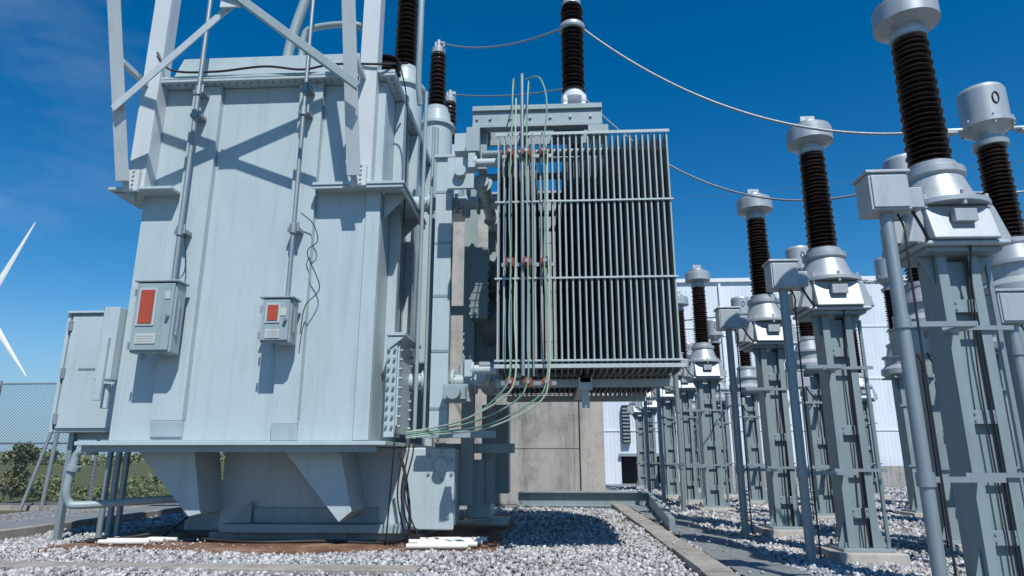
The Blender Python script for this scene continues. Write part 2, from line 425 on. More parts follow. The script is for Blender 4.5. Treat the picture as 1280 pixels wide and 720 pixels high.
b.tube(smoothpath([(-5.35,8.93,3.7),(-5.3,9.0,3.9),(-5.34,8.95,4.4)]),.009,6)
b.tube(smoothpath([(-6.15,8.9,7.45),(-5.9,8.93,7.14),(-5.2,8.95,7.1),(-4.4,8.93,7.15),(-3.8,8.94,7.08),(-3.3,8.95,7.16),(-2.5,8.9,7.1),(-2.2,9.2,7.3)]),.018,8)
b.tube(smoothpath([(-2.33,8.9,7.3),(-2.2,9.3,6.6),(-2.22,9.5,4.5),(-2.2,9.5,2.0),(-2.15,9.2,1.35),(-2.3,9.6,.1)]),.012,6)
b.obj('hanging_leads',e,'black')
e=empty('steel_bracket_frame')
K=.80/2.55
for xx,sg in ((-6.22,1),(-2.76,-1)):
    b=B()
    b.box(xx-.12,xx+.15,8.93,8.955,5.17,9.4)
    b.box(xx+.13,xx+.15,8.956,9.19,5.17,9.4)
    p0=(xx-.04,8.80,5.2); p1=(xx-.04,8.80-K*4,9.2)
    b.angle(p0,p1,.20,.022,up=(0,1,0))
    b.box(xx-.13,xx+.10,8.86,8.925,5.08,5.42)
    b.beam((xx-.05,8.93,6.9),(xx-.05,8.30,6.9),.08,.08)
    b.obj('leg',e,'truss',.006)
b=B()
q=lambda z:8.80-(z-5.2)*K-.12
b.angle((-6.30,q(6.15),6.15),(-2.75,q(8.75),8.75),.11,.02,up=(0,1,0))
b.obj('brace',e,'truss',.004)
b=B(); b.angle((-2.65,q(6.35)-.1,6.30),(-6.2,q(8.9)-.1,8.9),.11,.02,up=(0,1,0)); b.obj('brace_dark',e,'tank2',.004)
b=B(); b.box(-4.6,-4.3,q(7.6)-.09,q(7.6)-.06,7.4,7.7)
for xx in (-6.22,-2.76):
    for i in range(5): b.cyl((xx+.02,8.86,5.12+i*.07),(xx+.02,8.84,5.12+i*.07),.018,6)
b.obj('gusset_plate',e,'truss')
e2=empty('oil_pipework')
b=B()
b.tube(smoothpath([(-4.1,9.6,7.5),(-4.1,9.6,8.1),(-3.95,9.6,8.3),(-3.3,9.6,8.35),(-3.1,9.7,8.25),(-3.05,9.7,7.5)]),.055,12)
b.tube(smoothpath([(-4.5,9.9,7.5),(-4.45,9.9,8.2),(-4.3,9.9,8.9),(-4.1,9.9,9.6)]),.09,12)
b.tube(smoothpath([(-2.1,9.6,9.8),(-2.1,9.6,8.2),(-2.12,9.7,7.3),(-2.1,9.8,6.9)]),.05,12)
b.tube([(-2.02,9.9,7.2),(-2.02,9.9,1.5)],.03,10); b.tube([(-1.9,10.0,6.6),(-1.9,10.0,1.5)],.022,10); b.tube([(-1.96,10.6,6.9),(-1.96,10.6,1.6)],.045,10)
b.obj('pipes',e2,'tank2',0)
b=B()
for z in (5.30,2.36):
    b.cyl((X1,10.2,z),(-1.9,10.2,z),.13,20); 
    b.cyl((-1.9,10.2,z),(-.62,10.2,z),.11,20)
    for xx in (-2.3,-1.95,-1.5,-1.15,-.8): b.cyl((xx-.02,10.2,z),(xx+.02,10.2,z),.19,24)
    b.cyl((-1.35,10.2,z-.24),(-1.35,10.2,z+.26),.07,12)
    b.cyl((-1.0,9.3,z),(-1.0,12,z),.10,20)
    for yy in (9.4,10.9): b.cyl((-1.0,yy-.02,z),(-1.0,yy+.02,z),.15,24)
    b.cyl((-1.0,8.64,z-.02),(-.7,8.64,z-.02),.06,14); b.cyl((-1.04,8.64,z-.02),(-1.0,8.64,z-.02),.10,18)
    b.box(-1.12,-1.02,8.55,8.75,z-.12,z+.1)
    for k_ in range(8):
        a=k_*math.pi/4
        for xx in (-1.95,-1.5): b.cyl((xx-.05,10.2+.16*math.cos(a),z+.16*math.sin(a)),(xx+.05,10.2+.16*math.cos(a),z+.16*math.sin(a)),.014,6)
b.box(-1.42,-1.15,9.2,9.6,5.75,6.05); b.box(-1.5,-1.1,9.1,9.16,5.1,5.6); b.cyl((-1.3,9.1,5.35),(-1.3,9.0,5.35),.09,16)
b.obj('headers',e2,'tank',.004)
b=B()
for (xa,ya,w_,zt,zb) in ((-1.45,10.8,.2,6.0,.5),(-1.1,11.4,.14,5.6,.5)):
    b.box(xa,xa+w_,ya,ya+.02,zb,zt); b.box(xa,xa+w_,ya+.18,ya+.2,zb,zt); b.box(xa+w_/2-.01,xa+w_/2+.01,ya+.021,ya+.179,zb,zt)
b.box(-1.9,-.6,11.0,11.1,3.6,3.75); b.box(-1.9,-.6,11.0,11.1,1.3,1.45); b.box(-1.9,-.8,9.6,9.7,1.5,1.6)
b.box(-1.55,-1.15,9.5,9.8,2.0,2.25); b.box(-1.5,-1.2,9.3,9.5,2.02,2.2)
b.cyl((-1.35,9.3,2.1),(-1.35,9.1,2.1),.10,12)
b.box(-1.5,-1.0,11.8,12.4,2.9,5.0); b.box(-1.3,-.8,12.6,13.2,.6,2.2)
b.obj('support_columns',e2,'tank2',.005)
b=B(); b.box(-1.78,-1.52,9.75,9.77,1.5,5.9); b.box(-1.78,-1.76,9.771,9.95,1.5,5.9); b.box(-1.54,-1.52,9.771,9.95,1.5,5.9); b.box(-1.82,-1.48,9.7,10.0,5.901,5.95)
b.obj('cable_riser_duct',e2,'tank',.004)
b=B()
for i in range(5): b.box(-1.775,-1.525,9.742,9.749,1.9+i*.85,1.94+i*.85)
b.obj('duct_clips',e2,'galv')
b=B()
for z in (4.35,3.5):
    b.cyl((-1.15,11.3,z),(-.85,11.3,z),.38,24)
b.box(-1.28,-1.0,10.4,10.7,3.4,4.6)
for i in range(9): b.box(-1.30,-.98,10.39,10.399,3.45+i*.125,3.50+i*.125)
b.obj('fan_housings',e2,'rad',.01)
b=B()
for i,(dx,m_) in enumerate(((0,0),(.05,0),(.10,0))):
    b.tube(smoothpath([(-2.0+dx,9.3,1.42),(-1.98+dx*1.3,9.0,1.25),(-2.05+dx,9.1,.7),(-2.0+dx*2,9.6,.08)]),.011,8)
b.obj('dropping_leads',e2,'brownpipe')
def bushing(name,x,y,zb,zt,n,rs=.23):
    e=empty(name)
    b=B(); b.lathe(x,y,[(.36,7.1),(.36,zb-.5),(.42,zb-.49),(.42,zb-.42),(.33,zb-.40),(.30,zb-.12),(.26,zb-.1),(.26,zb)],28); b.obj('turret',e,'tank',0)
    B().sheds(x,y,zb+.001,zt,.13,rs,n,24,rs*.85).obj('porcelain',e,'porc')
    b=B(); b.lathe(x,y,[(.15,zt),(.16,zt+.12),(.12,zt+.16),(.05,zt+.18),(.05,zt+.36)],20); b.box(x-.09,x+.14,y-.02,y+.02,zt+.2,zt+.32); b.obj('terminal',e,'alu',.003)
bushing('transformer_bushing',-2.77,11.4,8.6,10.9,22)
bushing('transformer_bushing',-2.45,13.2,8.75,10.15,13,.21)
bushing('transformer_bushing',-2.45,15.0,8.7,9.95,11,.2)
b=B(); b.sheds(-3.02,11.0,8.0,8.6,.16,.27,5,24); b.obj('neutral_bushing_porcelain',T,'porc')
b=B(); b.lathe(-3.02,11.0,[(.25,7.1),(.25,7.98),(.3,7.99)],20); b.obj('neutral_turret',T,'tank')
b=B(); b.cyl((-2.45,15,7),(-2.45,15,8.2),.3,20); b.box(-2.9,-2.0,13.8,15.4,6.9,7.1); b.obj('bushing_shelf',T,'tank',.01)

c=empty('equipment_cabinet')
B().box(-7.62,-6.36,9.95,11.2,1.60,3.45).obj('body',c,'tank',.02)
b=B(); b.box(-7.58,-6.5,9.915,9.949,1.66,3.40); b.box(-7.66,-6.3,9.88,11.25,3.452,3.49); b.box(-7.68,-7.623,9.93,10.0,1.6,3.46); b.obj('door',c,'tank',.01)
b=B()
for z in (3.25,2.5,1.8): b.box(-7.62,-7.55,9.89,9.914,z-.08,z+.08)
b.box(-6.68,-6.60,9.88,9.914,2.3,2.55); b.box(-7.2,-7.0,10.3,10.6,3.491,3.6)
b.cyl((-7.25,10.2,3.49),(-7.25,10.2,3.62),.04,8)
b.box(-7.35,-6.95,9.905,9.914,2.55,2.58)
b.obj('hinges_and_handle',c,'galv',.004)
b=B(); 
for i in range(3): b.cyl((-6.95+i*.14,10.4,.0),(-6.95+i*.14,10.4,1.6),.045,10)
b.box(-7.5,-6.4,10.2,10.3,1.5,1.598); b.box(-7.5,-7.42,10.15,10.25,0,1.6)
b.obj('conduits',c,'galv')
e=empty('drain_pipe'); b=B()
b.tube(smoothpath([(-6.55,9.3,1.33),(-6.7,9.3,1.28),(-6.74,9.3,1.1),(-6.78,9.3,.8),(-6.75,9.35,.62),(-6.6,9.4,.58),(-5.9,9.9,.62),(-5.3,10.3,.64)]),.055,12)
b.cyl((-6.72,9.3,1.12),(-6.74,9.3,1.05),.09,14); b.cyl((-6.5,9.3,1.26),(-6.5,9.3,1.40),.09,14)
b.obj('pipe',e,'tank2')
e=empty('pvc_drain_pipes'); b=B()
for i,(dx,dz) in enumerate(((0,.0),(.12,.01),(-.03,.02),(.16,.0),(.05,.01),(.2,.0))):
    b.cyl((-1.92+dx,9.16+i*.15,.10+dz),(-1.12+dx*.9,9.23+i*.155,.10+dz*.5),.036,12)
for i in range(3):
    b.cyl((-1.7+i*.1,12.2+i*.45,.12),(-.8,12.2+i*.45,.12),.05,12)
for i in range(3):
    b.cyl((-6.3,9.45+i*.18,.09),(-5.6+i*.1,9.5+i*.18,.09),.035,10)
b.obj('pipes',e,'pvc')
e=empty('ground_hose'); b=B(); b.tube(smoothpath([(-6.6,9.65,.07),(-6.0,9.75,.13),(-5.5,9.9,.2),(-5.0,9.85,.1),(-4.2,9.75,.07),(-3.2,9.85,.08),(-2.4,9.75,.07),(-2.0,9.6,.2),(-2.05,9.7,.8),(-2.2,9.8,1.3)]),.022,8)
b.tube(smoothpath([(-5.8,10.1,.07),(-5.3,10.1,.5),(-5.2,10.2,.9),(-5.3,10.2,1.35)]),.02,8); b.obj('hose',e,'black')

# ================================================================ RADIATOR
R=empty('transformer_radiator')
RX0,RX1,RZ0,RZ1=-.68,1.62,2.27,5.53
nf=29
banks=[(8.30,8.98),(9.1,9.78),(9.9,10.58),(10.7,11.38),(11.5,12.18)]
for bi,(ya,yb) in enumerate(banks):
    b=B(); eb=B()
    for i in range(nf):
        x=RX0+.01+(RX1-RX0-.02)*i/(nf-1)+random.uniform(-.004,.004)
        r=.10
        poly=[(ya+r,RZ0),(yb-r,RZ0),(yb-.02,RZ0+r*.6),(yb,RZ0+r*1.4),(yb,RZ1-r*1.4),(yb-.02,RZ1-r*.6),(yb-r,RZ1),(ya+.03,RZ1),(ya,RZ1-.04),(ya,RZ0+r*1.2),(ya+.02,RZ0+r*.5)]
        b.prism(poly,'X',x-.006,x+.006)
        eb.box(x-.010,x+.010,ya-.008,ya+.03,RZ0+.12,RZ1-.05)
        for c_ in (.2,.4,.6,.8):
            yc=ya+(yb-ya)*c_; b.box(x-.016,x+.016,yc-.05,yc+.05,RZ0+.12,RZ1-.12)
    b.obj('fins',R,'rad'); eb.obj('fin_edges',R,'finedge_lit')  # front strips take the paler colour that stands in for sunlight
    b=B(); ym=(ya+yb)/2
    for z in (RZ0+.12,RZ1-.12): b.cyl((RX0-.25,ym,z),(RX1+.03,ym,z),.055,14)
    b.obj('manifold',R,'rad')
b=B()
for z in (4.53,3.47,2.40): b.beam((RX0-.03,8.28,z),(RX1+.03,8.28,z),.026,.024)
b.beam((RX0-.03,8.28,2.33),(RX1+.05,8.28,2.33),.02,.05)
b.box(RX0-.03,RX1+.03,8.27,8.285,RZ1-.03,RZ1+.012)
b.obj('tie_bars',R,'radbar',.003)
b=B(); b.cyl((-.42,8.55,RZ0+.02),(-.42,8.55,RZ0-.05),.04,10)
b.box(.38,.52,8.7,11.4,RZ0-.10,RZ0-.03); b.box(.40,.5,8.75,8.8,RZ0-.42,RZ0-.10); b.box(.36,.54,8.7,8.72,RZ0-.2,RZ0-.03)
b.box(-.75,1.6,9.0,9.07,RZ0-.12,RZ0-.02); b.box(-.75,1.6,11.4,11.48,RZ0-.12,RZ0-.02)
b.obj('lower_brackets',R,'radbar',.004)
F=empty('arrester_support_frame')
b=B()
b.box(-1.12,.82,8.95,9.08,6.28,6.36); b.box(-1.12,.82,8.99,9.03,6.06,6.279); b.box(-1.12,.82,8.95,9.08,6.0,6.059)
b.box(-1.12,.82,9.5,9.62,6.28,6.36); b.box(-1.12,.82,9.54,9.58,6.0,6.279)
for xx in (-1.0,-.4,.1,.7): b.box(xx,xx+.12,9.081,9.49,6.08,6.27)
for xx in (-1.05,.62): b.box(xx,xx+.14,9.1,9.3,5.4,6.0)
b.box(-1.2,-1.0,8.9,9.6,5.6,5.99); b.box(.6,.9,8.93,9.3,5.85,5.99)
b.box(-1.0,.8,9.2,9.35,5.6,5.7)
b.box(.3,.9,12.4,13.4,6.28,6.36); b.box(.32,.40,9.621,12.399,6.29,6.35); b.box(.74,.82,9.621,12.399,6.29,6.35)
for xx in (.32,.74): b.box(xx+.001,xx+.079,12.0,12.1,5.4,6.289)
b.obj('beams',F,'tank2',.006)
b=B()
for xx in (-1.05,-.85,-.55,-.25,.05,.35,.65): b.cyl((xx,8.985,6.16),(xx,8.965,6.16),.022,6)
b.obj('bolts',F,'galv')
def arrester(x,y,zb,zt,zt2):
    A=empty('surge_arrester')
    b=B(); b.box(x-.22,x+.20,y-.2,y+.2,zb,zb+.06); b.lathe(x,y,[(.2,zb+.24),(.2,zb+.3),(.16,zb+.32),(.15,zb+.38)],20)
    for dx,dy in ((-.14,-.14),(.14,-.14),(.14,.14),(-.14,.14)): b.lathe(x+dx,y+dy,[(.035,zb+.06),(.05,zb+.09),(.035,zb+.13),(.05,zb+.16),(.035,zb+.24)],10)
    b.obj('base',A,'white',0)
    B().sheds(x,y,zb+.381,zt,.12,.185,int((zt-zb)/.085),24).obj('porcelain',A,'porc')
    b=B(); b.lathe(x,y,[(.15,zt),(.15,zt+.1),(.1,zt+.12),(.1,zt+.16)],16); b.obj('flange',A,'alu')
    if zt2: B().sheds(x,y,zt+.161,zt2,.12,.185,15,24).obj('porcelain_upper',A,'porc')
arrester(.42,9.3,6.361,8.3,9.6)
arrester(.60,12.9,6.361,8.85,None)
E=empty('earth_cable_riser')
b=B(); c=B(); d=B(); gpipe=B()
for i,x in enumerate((-.50,-.28,-.05)):
    for z in (5.20,3.66,2.12): 
        c.cyl((x,8.28,z),(x,8.13,z),.045,16); c.cyl((x,8.15,z),(x,8.12,z),.062,16); c.cyl((x,8.25,z),(x,8.22,z),.062,16)
        gpipe.cyl((x,8.12,z),(x,8.09,z),.028,8)
for z in (5.20,3.66,2.12): gpipe.box(-.62,.07,8.285,8.30,z-.025,z+.025)
x=-.5
b.tube(smoothpath([(x+.03,8.9,6.6),(x+.04,8.2,6.3),(x+.02,8.1,5.4),(x-.01,8.1,4.4),(x+.01,8.1,3.6),(x-.01,8.1,2.8),(x,8.1,2.2),(x-.15,8.15,1.95),(-1.0,8.4,1.72),(-1.5,8.9,1.62),(-1.95,9.0,1.56)]),.011,6)
b.tube(smoothpath([(-.25,8.9,6.6),(-.25,8.15,6.2),(-.28,8.1,5.2),(-.27,8.1,3.6),(-.28,8.1,2.6),(-.28,8.1,2.15),(-.42,8.15,1.9),(-.9,8.4,1.68),(-1.5,8.9,1.58),(-1.95,9.0,1.53)]),.011,6)
b.tube(smoothpath([(-.30,8.5,6.5),(-.10,8.3,6.40),(.0,8.1,5.9),(-.05,8.08,5.2),(-.04,8.1,4.4),(-.06,8.1,3.6),(-.03,8.1,2.7),(-.05,8.1,2.15),(-.2,8.15,1.9),(-.8,8.4,1.62),(-1.5,8.9,1.55),(-1.95,9.0,1.5)]),.011,6)
b.obj('green_cable',E,'green')
d.tube(smoothpath([(-.42,8.15,6.0),(-.43,8.08,5.0),(-.42,8.09,4.0),(-.44,8.09,3.0),(-.43,8.1,2.2),(-.6,8.15,1.92),(-1.1,8.4,1.68),(-1.6,8.9,1.6),(-1.95,9.0,1.55)]),.011,6)
d.tube(smoothpath([(.0,8.1,5.2),(-.01,8.09,4.0),(.0,8.09,3.0),(-.02,8.1,2.2),(-.16,8.15,1.86),(-.8,8.4,1.58),(-1.5,8.9,1.52),(-1.95,9.0,1.48)]),.010,6)
d.obj('pale_cable',E,'yellow')
c.obj('standoff_insulators',E,'redins'); 
gpipe.tube([(-.34,8.2,6.4),(-.34,8.2,2.2)],.024,10); gpipe.tube([(-.21,8.23,5.5),(-.21,8.23,2.2)],.012,8)
gpipe.obj('brackets_and_conduit',E,'galv')

# ================================================================ INSTRUMENT TRANSFORMER POSTS
def column(e,z1=3.05):
    b=B(); w=.145; hw=.045
    for sx in (-1,1):
        b.box(sx*w-hw,sx*w+hw,-.16,-.145,.16,z1); b.box(sx*w-hw,sx*w+hw,.145,.16,.16,z1)
        b.box(sx*(w+hw)-(.012 if sx>0 else 0),sx*(w+hw)+(0 if sx>0 else .012),-.144,.144,.16,z1)
    b.box(-.098,.098,-.09,-.078,.16,z1-.05)
    b.obj('column',e,'post',.003)
    b=B(); b.box(-.30,.30,-.28,.28,.12,.158); b.box(-.34,.34,-.28,.28,z1,z1+.04)
    for sx in (-1,1):
        b.prism([(sx*.192,.16),(sx*.29,.16),(sx*.192,.48)],'Y',-.10,-.085); b.prism([(sx*.192,z1-.002),(sx*.33,z1-.002),(sx*.192,z1-.28)],'Y',-.10,-.085)
    for z in (.5,1.5,2.5): b.box(-.099,.099,-.156,-.146,z,z+.12)
    b.obj('base_plate',e,'post',.004)
    b=B(); b.box(-.40,.40,-.40,.40,-.05,.12); b.obj('footing',e,'conc2',.015)
    b=B()
    for sx in (-1,1):
        for sy in (-1,1): b.cyl((sx*.25,sy*.22,.15),(sx*.25,sy*.22,.22),.02,6)
        for z in (.53,.59,1.53,1.59,2.53,2.59): b.cyl((sx*.08,-.157,z),(sx*.08,-.167,z),.011,6)
    b.obj('anchor_bolts',e,'galv')
    b=B()
    j=lambda:random.uniform(-.02,.02)
    b.tube(smoothpath([(.05,-.18,.1),(.05+j(),-.175,.8),(.07+j(),-.175,1.5),(.05+j(),-.175,2.2),(.07,-.2,2.8),(.05,-.3,3.1)]),.009,6)
    if random.random()<.5: b.tube(smoothpath([(.0,-.18,.1),(.02+j(),-.175,1.),(.02+j(),-.175,2.0),(.07,-.19,3.0)]),.008,6)
    b.obj('leads',e,'black')
    b=B(); b.tube([(.33,-.05,.0),(.33,-.05,3.0)],.028,8); b.box(-.26,.37,-.19,-.169,1.05,1.09); b.box(-.26,.37,-.19,-.169,2.33,2.37); b.obj('side_conduit',e,'galv')
def ct_round(x,y,rot=0.):
    e=empty('current_transformer',(x,y,0)); e.rotation_euler=(0,0,rot)
    column(e)
    b=B()
    b.box(-.40,.40,-.34,.34,3.092,3.14); b.prism([(-.48,3.142),(.48,3.142),(.36,3.50),(-.36,3.50)],'Y',-.26,.26); b.prism([(-.38,3.142),(.38,3.142),(.28,3.498),(-.28,3.498)],'X',-.30,.30)
    b.obj('base_tank',e,'alu',.02)
    b=B(); b.lathe(0,0,[(.43,3.501),(.43,3.55),(.36,3.56),(.31,3.66),(.25,3.84),(.28,3.86),(.28,3.93),(.22,3.94),(.22,4.0)],28)
    for i in range(8):
        a=i*math.pi/4; b.cyl((.40*math.cos(a),.40*math.sin(a),3.46),(.40*math.cos(a),.40*math.sin(a),3.60),.022,8)
    b.box(-.52,-.40,-.12,.12,3.18,3.40); b.box(.40,.52,-.1,.1,3.22,3.32)
    b.box(-.1,.1,-.40,-.33,3.30,3.42)
    b.obj('flange_cone',e,'alu',.004)
    B().sheds(0,0,4.001,5.44,.13,.205,26,26,.175).obj('porcelain',e,'porc')
    b=B(); b.lathe(0,0,[(.17,5.441),(.18,5.50),(.15,5.52),(.15,5.56),(.26,5.60),(.31,5.615),(.31,5.80),(.295,5.815),(.295,5.845),(.17,5.87),(.16,5.93),(.03,5.94)],32)
    b.cyl((0,0,5.93),(0,0,6.02),.03,8); b.box(-.10,.10,-.02,.02,5.95,6.05); b.obj('head',e,'alu',.0,None,25)
    return e
def ct_tall(x,y,rot=0.):
    e=empty('voltage_transformer',(x,y,0)); e.rotation_euler=(0,0,rot)
    column(e,2.95)
    b=B(); b.lathe(0,0,[(.34,2.992),(.43,3.05),(.43,3.16),(.33,3.25),(.33,3.40),(.38,3.41),(.38,3.45),(.28,3.47),(.24,3.66),(.26,3.68),(.26,3.73),(.2,3.75)],24); b.obj('base_tank',e,'alu',0,None,25)
    B().sheds(0,0,3.751,4.98,.12,.19,23,24,.165).obj('porcelain',e,'porc')
    b=B(); b.lathe(0,0,[(.19,4.981),(.2,5.04),(.14,5.06),(.14,5.12),(.23,5.20),(.30,5.24),(.30,5.29),(.265,5.30),(.265,5.72),(.24,5.77),(.08,5.79)],32)
    b.cyl((-.5,0,5.24),(.5,0,5.24),.03,10); b.box(-.58,-.38,-.05,.05,5.19,5.22); b.box(.38,.58,-.05,.05,5.19,5.22)
    for i in range(6):
        a=i*math.pi/3+.3; b.cyl((.275*math.cos(a),.275*math.sin(a),5.20),(.275*math.cos(a),.275*math.sin(a),5.33),.016,6)
    b.obj('head',e,'alu',0,None,25)
    b=B(); 
    ring=[(.035*math.cos(t),-.27,5.54+.075*math.sin(t)) for t in [i*math.pi/10 for i in range(21)]]
    b.tube(ring,.008,6); b.obj('level_mark',e,'black')
    return e
for y in (6.3,9.0,11.7,16.65,19.4,22.1,26.5,29.2): ct_round(3.79,y,random.uniform(-.03,.03))
for y in (7.95,9.95,14.5,19.2,22.5,27): ct_tall(5.55,y,random.uniform(-.05,.05))
for y in (12.0,15.4,20.5,24): ct_tall(7.9,y,random.uniform(-.05,.05))
for y in (9.4,13.5,17.5,23): ct_round(10.3,y)
for y in (15,21): ct_round(13.5,y)

def jpole(x,y,h=3.3):
    e=empty('junction_pole',(x,y,0))
    b=B(); b.cyl((0,0,0),(0,0,h),.055,18); b.cyl((0,0,0),(0,0,.05),.09,12)
    for z in (1.02,2.30): 
        b.box(-.02,.66,.065,.105,z,z+.045); b.box(.54,.66,.106,.435,z,z+.02); b.cyl((0,0,z-.03),(0,0,z+.08),.07,14)
    b.obj('pole',e,'galv')
    b=B(); b.box(-.17,.17,-.12,.14,h+.001,h+.34); b.box(-.19,.19,-.14,.16,h+.342,h+.37); b.box(-.15,.15,-.135,-.121,h+.02,h+.32); b.box(.171,.30,-.08,.1,h+.03,h+.22)
    b.obj('box',e,'alu',.012)
    b=B(); b.tube(smoothpath([(.1,0,h),(.14,0,h-.15),(.10,-.06,h-.5),(.085,-.06,.1)]),.010,6); b.tube(smoothpath([(.2,0,h+.1),(.35,.1,h-.1),(.5,.3,h-.15),(.6,.5,h-.05)]),.015,6); b.obj('leads',e,'black')
for y in (5.7,8.4,11.1,16.05,18.8,21.5): jpole(2.98,y)
for y in (7.3,9.4,13.9,18.6): jpole(4.95,y,2.6)

# ================================================================ WIRES
wgrp=empty('overhead_wire')
def wire(p,r=.018,mat='wire',name='conductor'):
    B().tube(p,r,8).obj(name,wgrp,mat)
wire(cat((-2.4,13.2,10.45),(.24,9.28,7.88),.22))
wire(cat((.60,9.28,7.86),(5.0,7.95,5.24),.62))
wire(cat((6.05,7.95,5.24),(11,8.2,5.2),.3))
wire(cat((-2.4,15.0,10.2),(.6,12.9,9.03),.12))
wire(cat((.6,12.9,9.03),(5.0,9.95,5.24),1.0))
wire(cat((6.05,9.95,5.24),(10.3,9.4,6.0),.4))
b=B(); b.lathe(.42,9.28,[(.19,7.82),(.205,7.84),(.205,7.90),(.19,7.92)],20); b.obj('arrester_clamp',wgrp,'alu')
wire(cat((-2,34,11.5),(5.0,19.2,5.24),1.2),.02)
wire(cat((3.79,11.7,6.0),(5.0,14.5,5.3),.15),.015)
wire(cat((-1,30,13),(14,13,7.6),.3),.006)
wire(cat((6.05,14.5,5.24),(7.35,15.4,5.24),.2),.018)

# ================================================================ FIREWALL, BUILDING
fw=empty('concrete_firewall')
b=B(); b.box(-1.75,.78,19,19.5,0,9.2); b.obj('wall',fw,'conc',.03)
b=B(); b.box(.782,1.45,18.9,20.1,0,9.3); b.box(-3.4,-1.752,18.9,19.9,0,8.6); b.obj('pilaster',fw,'conc2',.03)
b=B()
for z in (1.5,3.0,4.5,6,7.5): b.box(-1.75,.78,18.985,18.999,z,z+.03)
b.obj('formwork_joints',fw,'kerb')
wh=empty('white_warehouse')
b=B(); b.box(-4,3.5,35,60,0,10.4); b.box(6.1,70,35,60,0,10.4); b.box(3.5,6.1,35.0,60,1.35,10.4); b.box(3.5,6.1,37,60,0,1.349); b.obj('walls',wh,'clad')
b=B(); b.box(-4.1,70.1,34.85,60.1,10.402,10.6)
for z in (2.6,5.2,7.9): b.box(-4,70,34.96,34.998,z,z+.06)
b.obj('roof_trim',wh,'white')
b=B(); b.box(3.6,6.0,35.8,36.9,.0,1.3); b.box(3.6,4.0,34.7,34.95,2.0,3.9); b.obj('service_opening',wh,'dark')
b=B()
for i in range(10): b.box(3.62,3.98,34.66,34.70,2.05+i*.18,2.13+i*.18)
b.box(3.4,6.3,34.8,34.99,1.36,1.5)
b.obj('louvre',wh,'post')
b=B()
for i in range(9): b.box(9+i*6.8,9.12+i*6.8,34.86,34.955,.0,10.3)
b.obj('downpipes',wh,'white')
b=B(); b.box(6.3,30,33.6,34.4,0,.9); b.obj('loading_plinth',wh,'conc')

# ================================================================ FENCE
fe=empty('chain_link_fence')
FX0,FX1,FY=-26.,-2.6,16.6
def fencepanel(x0,x1,y,z0,z1,pitch=.09,r=.0036):
    vs=[];fs=[]
    H=z1-z0; nn=int((x1-x0+H)/pitch)
    for sgn in (1,-1):
        for i in range(nn):
            xs_=x0-H+i*pitch
            a0=xs_; a1=xs_+H
            t0=max(0,(x0-a0)/H); t1=min(1,(x1-a0)/H)
            if t1<=t0: continue
            if sgn==1: P0=(a0+H*t0,y,z0+H*t0);P1=(a0+H*t1,y,z0+H*t1)
            else: P0=(a0+H*t0,y+.006,z1-H*t0);P1=(a0+H*t1,y+.006,z1-H*t1)
            o=len(vs)
            for P in (P0,P1):
                vs+= [(P[0]-r,P[1],P[2]+r),(P[0]+r,P[1]-r,P[2]),(P[0]+r,P[1]+r,P[2]-r)]
            fs+=[(o,o+1,o+4,o+3),(o+1,o+2,o+5,o+4),(o+2,o,o+3,o+5)]
    bb=B(); bb.v=vs; bb.f=fs; return bb
fencepanel(FX0,FX1,FY,.1,3.1).obj('mesh',fe,'galvd')
b=B()
x=FX0
while x<=FX1:
    b.cyl((x,FY+.05,0),(x,FY+.05,3.2),.04,10); x+=2.9
for z in (.12,1.6,3.12): b.cyl((FX0,FY+.05,z),(FX1,FY+.05,z),.022,8)
b.cyl((-12.9,FY-.4,0),(-12.5,FY,2.9),.04,10); b.cyl((-12.6,FY-.1,0),(-12.45,FY-.1,3.1),.05,10)
b.obj('posts_and_rails',fe,'galv')
B().box(FX0,FX1,FY-.1,FY+.2,-.05,.1).obj('footing',fe,'kerb')

def foliage(name,clumps,n,leaf,mat='leaf',trunk=None):
    e=empty(name)
    V=[];F_=[];T_=[]
    for (cx,cy,cz,rx,ry,rz,dn) in clumps:
        k_=int(n*dn); tone0=random.uniform(.2,.8)
        for i in range(k_):
            d_=Vector((random.gauss(0,1),random.gauss(0,1),random.gauss(0,1))).normalized()*random.uniform(.45,1.05)
            p_=Vector((cx+d_.x*rx,cy+d_.y*ry,max(.03,cz+d_.z*rz)))
            a=Vector((random.gauss(0,1),random.gauss(0,1),random.gauss(0,1))).normalized(); c=a.orthogonal().normalized(); s=leaf*random.uniform(.5,1.3)
            o=len(V); V+=[p_-a*s,p_+c*s*.45,p_+a*s,p_-c*s*.45]; F_.append((o,o+1,o+2,o+3))
            tt=min(1,max(0,tone0+random.gauss(0,.2))); T_+=[tt]*4
    me=bpy.data.meshes.new('leaves'); me.from_pydata([tuple(v) for v in V],[],F_)
    at=me.attributes.new('tone','FLOAT','POINT'); at.data.foreach_set('value',T_); me.materials.append(M[mat])
    ob=bpy.data.objects.new('leaves',me); COL.objects.link(ob); ob.parent=e
    return e
sh=[(-16.2+random.uniform(-1.2,.8),18.5+random.uniform(-.6,1),.3+random.uniform(0,1.1),random.uniform(.25,.5),.45,random.uniform(.25,.5),1) for i in range(9)]
foliage('shrub',sh,520,.07)
hd=[(-30+i*.6+random.uniform(-.3,.3),22+random.uniform(-3,3),random.uniform(.05,.35),random.uniform(.6,1.1),.7,random.uniform(.2,.42),1) for i in range(48)]
foliage('weeds',hd,260,.08,'dryleaf')
tl=[(-170+i*6+random.uniform(-2,2),150+random.uniform(-10,20),random.uniform(.5,2.5),random.uniform(4,7),4,random.uniform(1.0,2.2),1) for i in range(34)]
foliage('tree_line',tl,240,.55,'dryleaf')

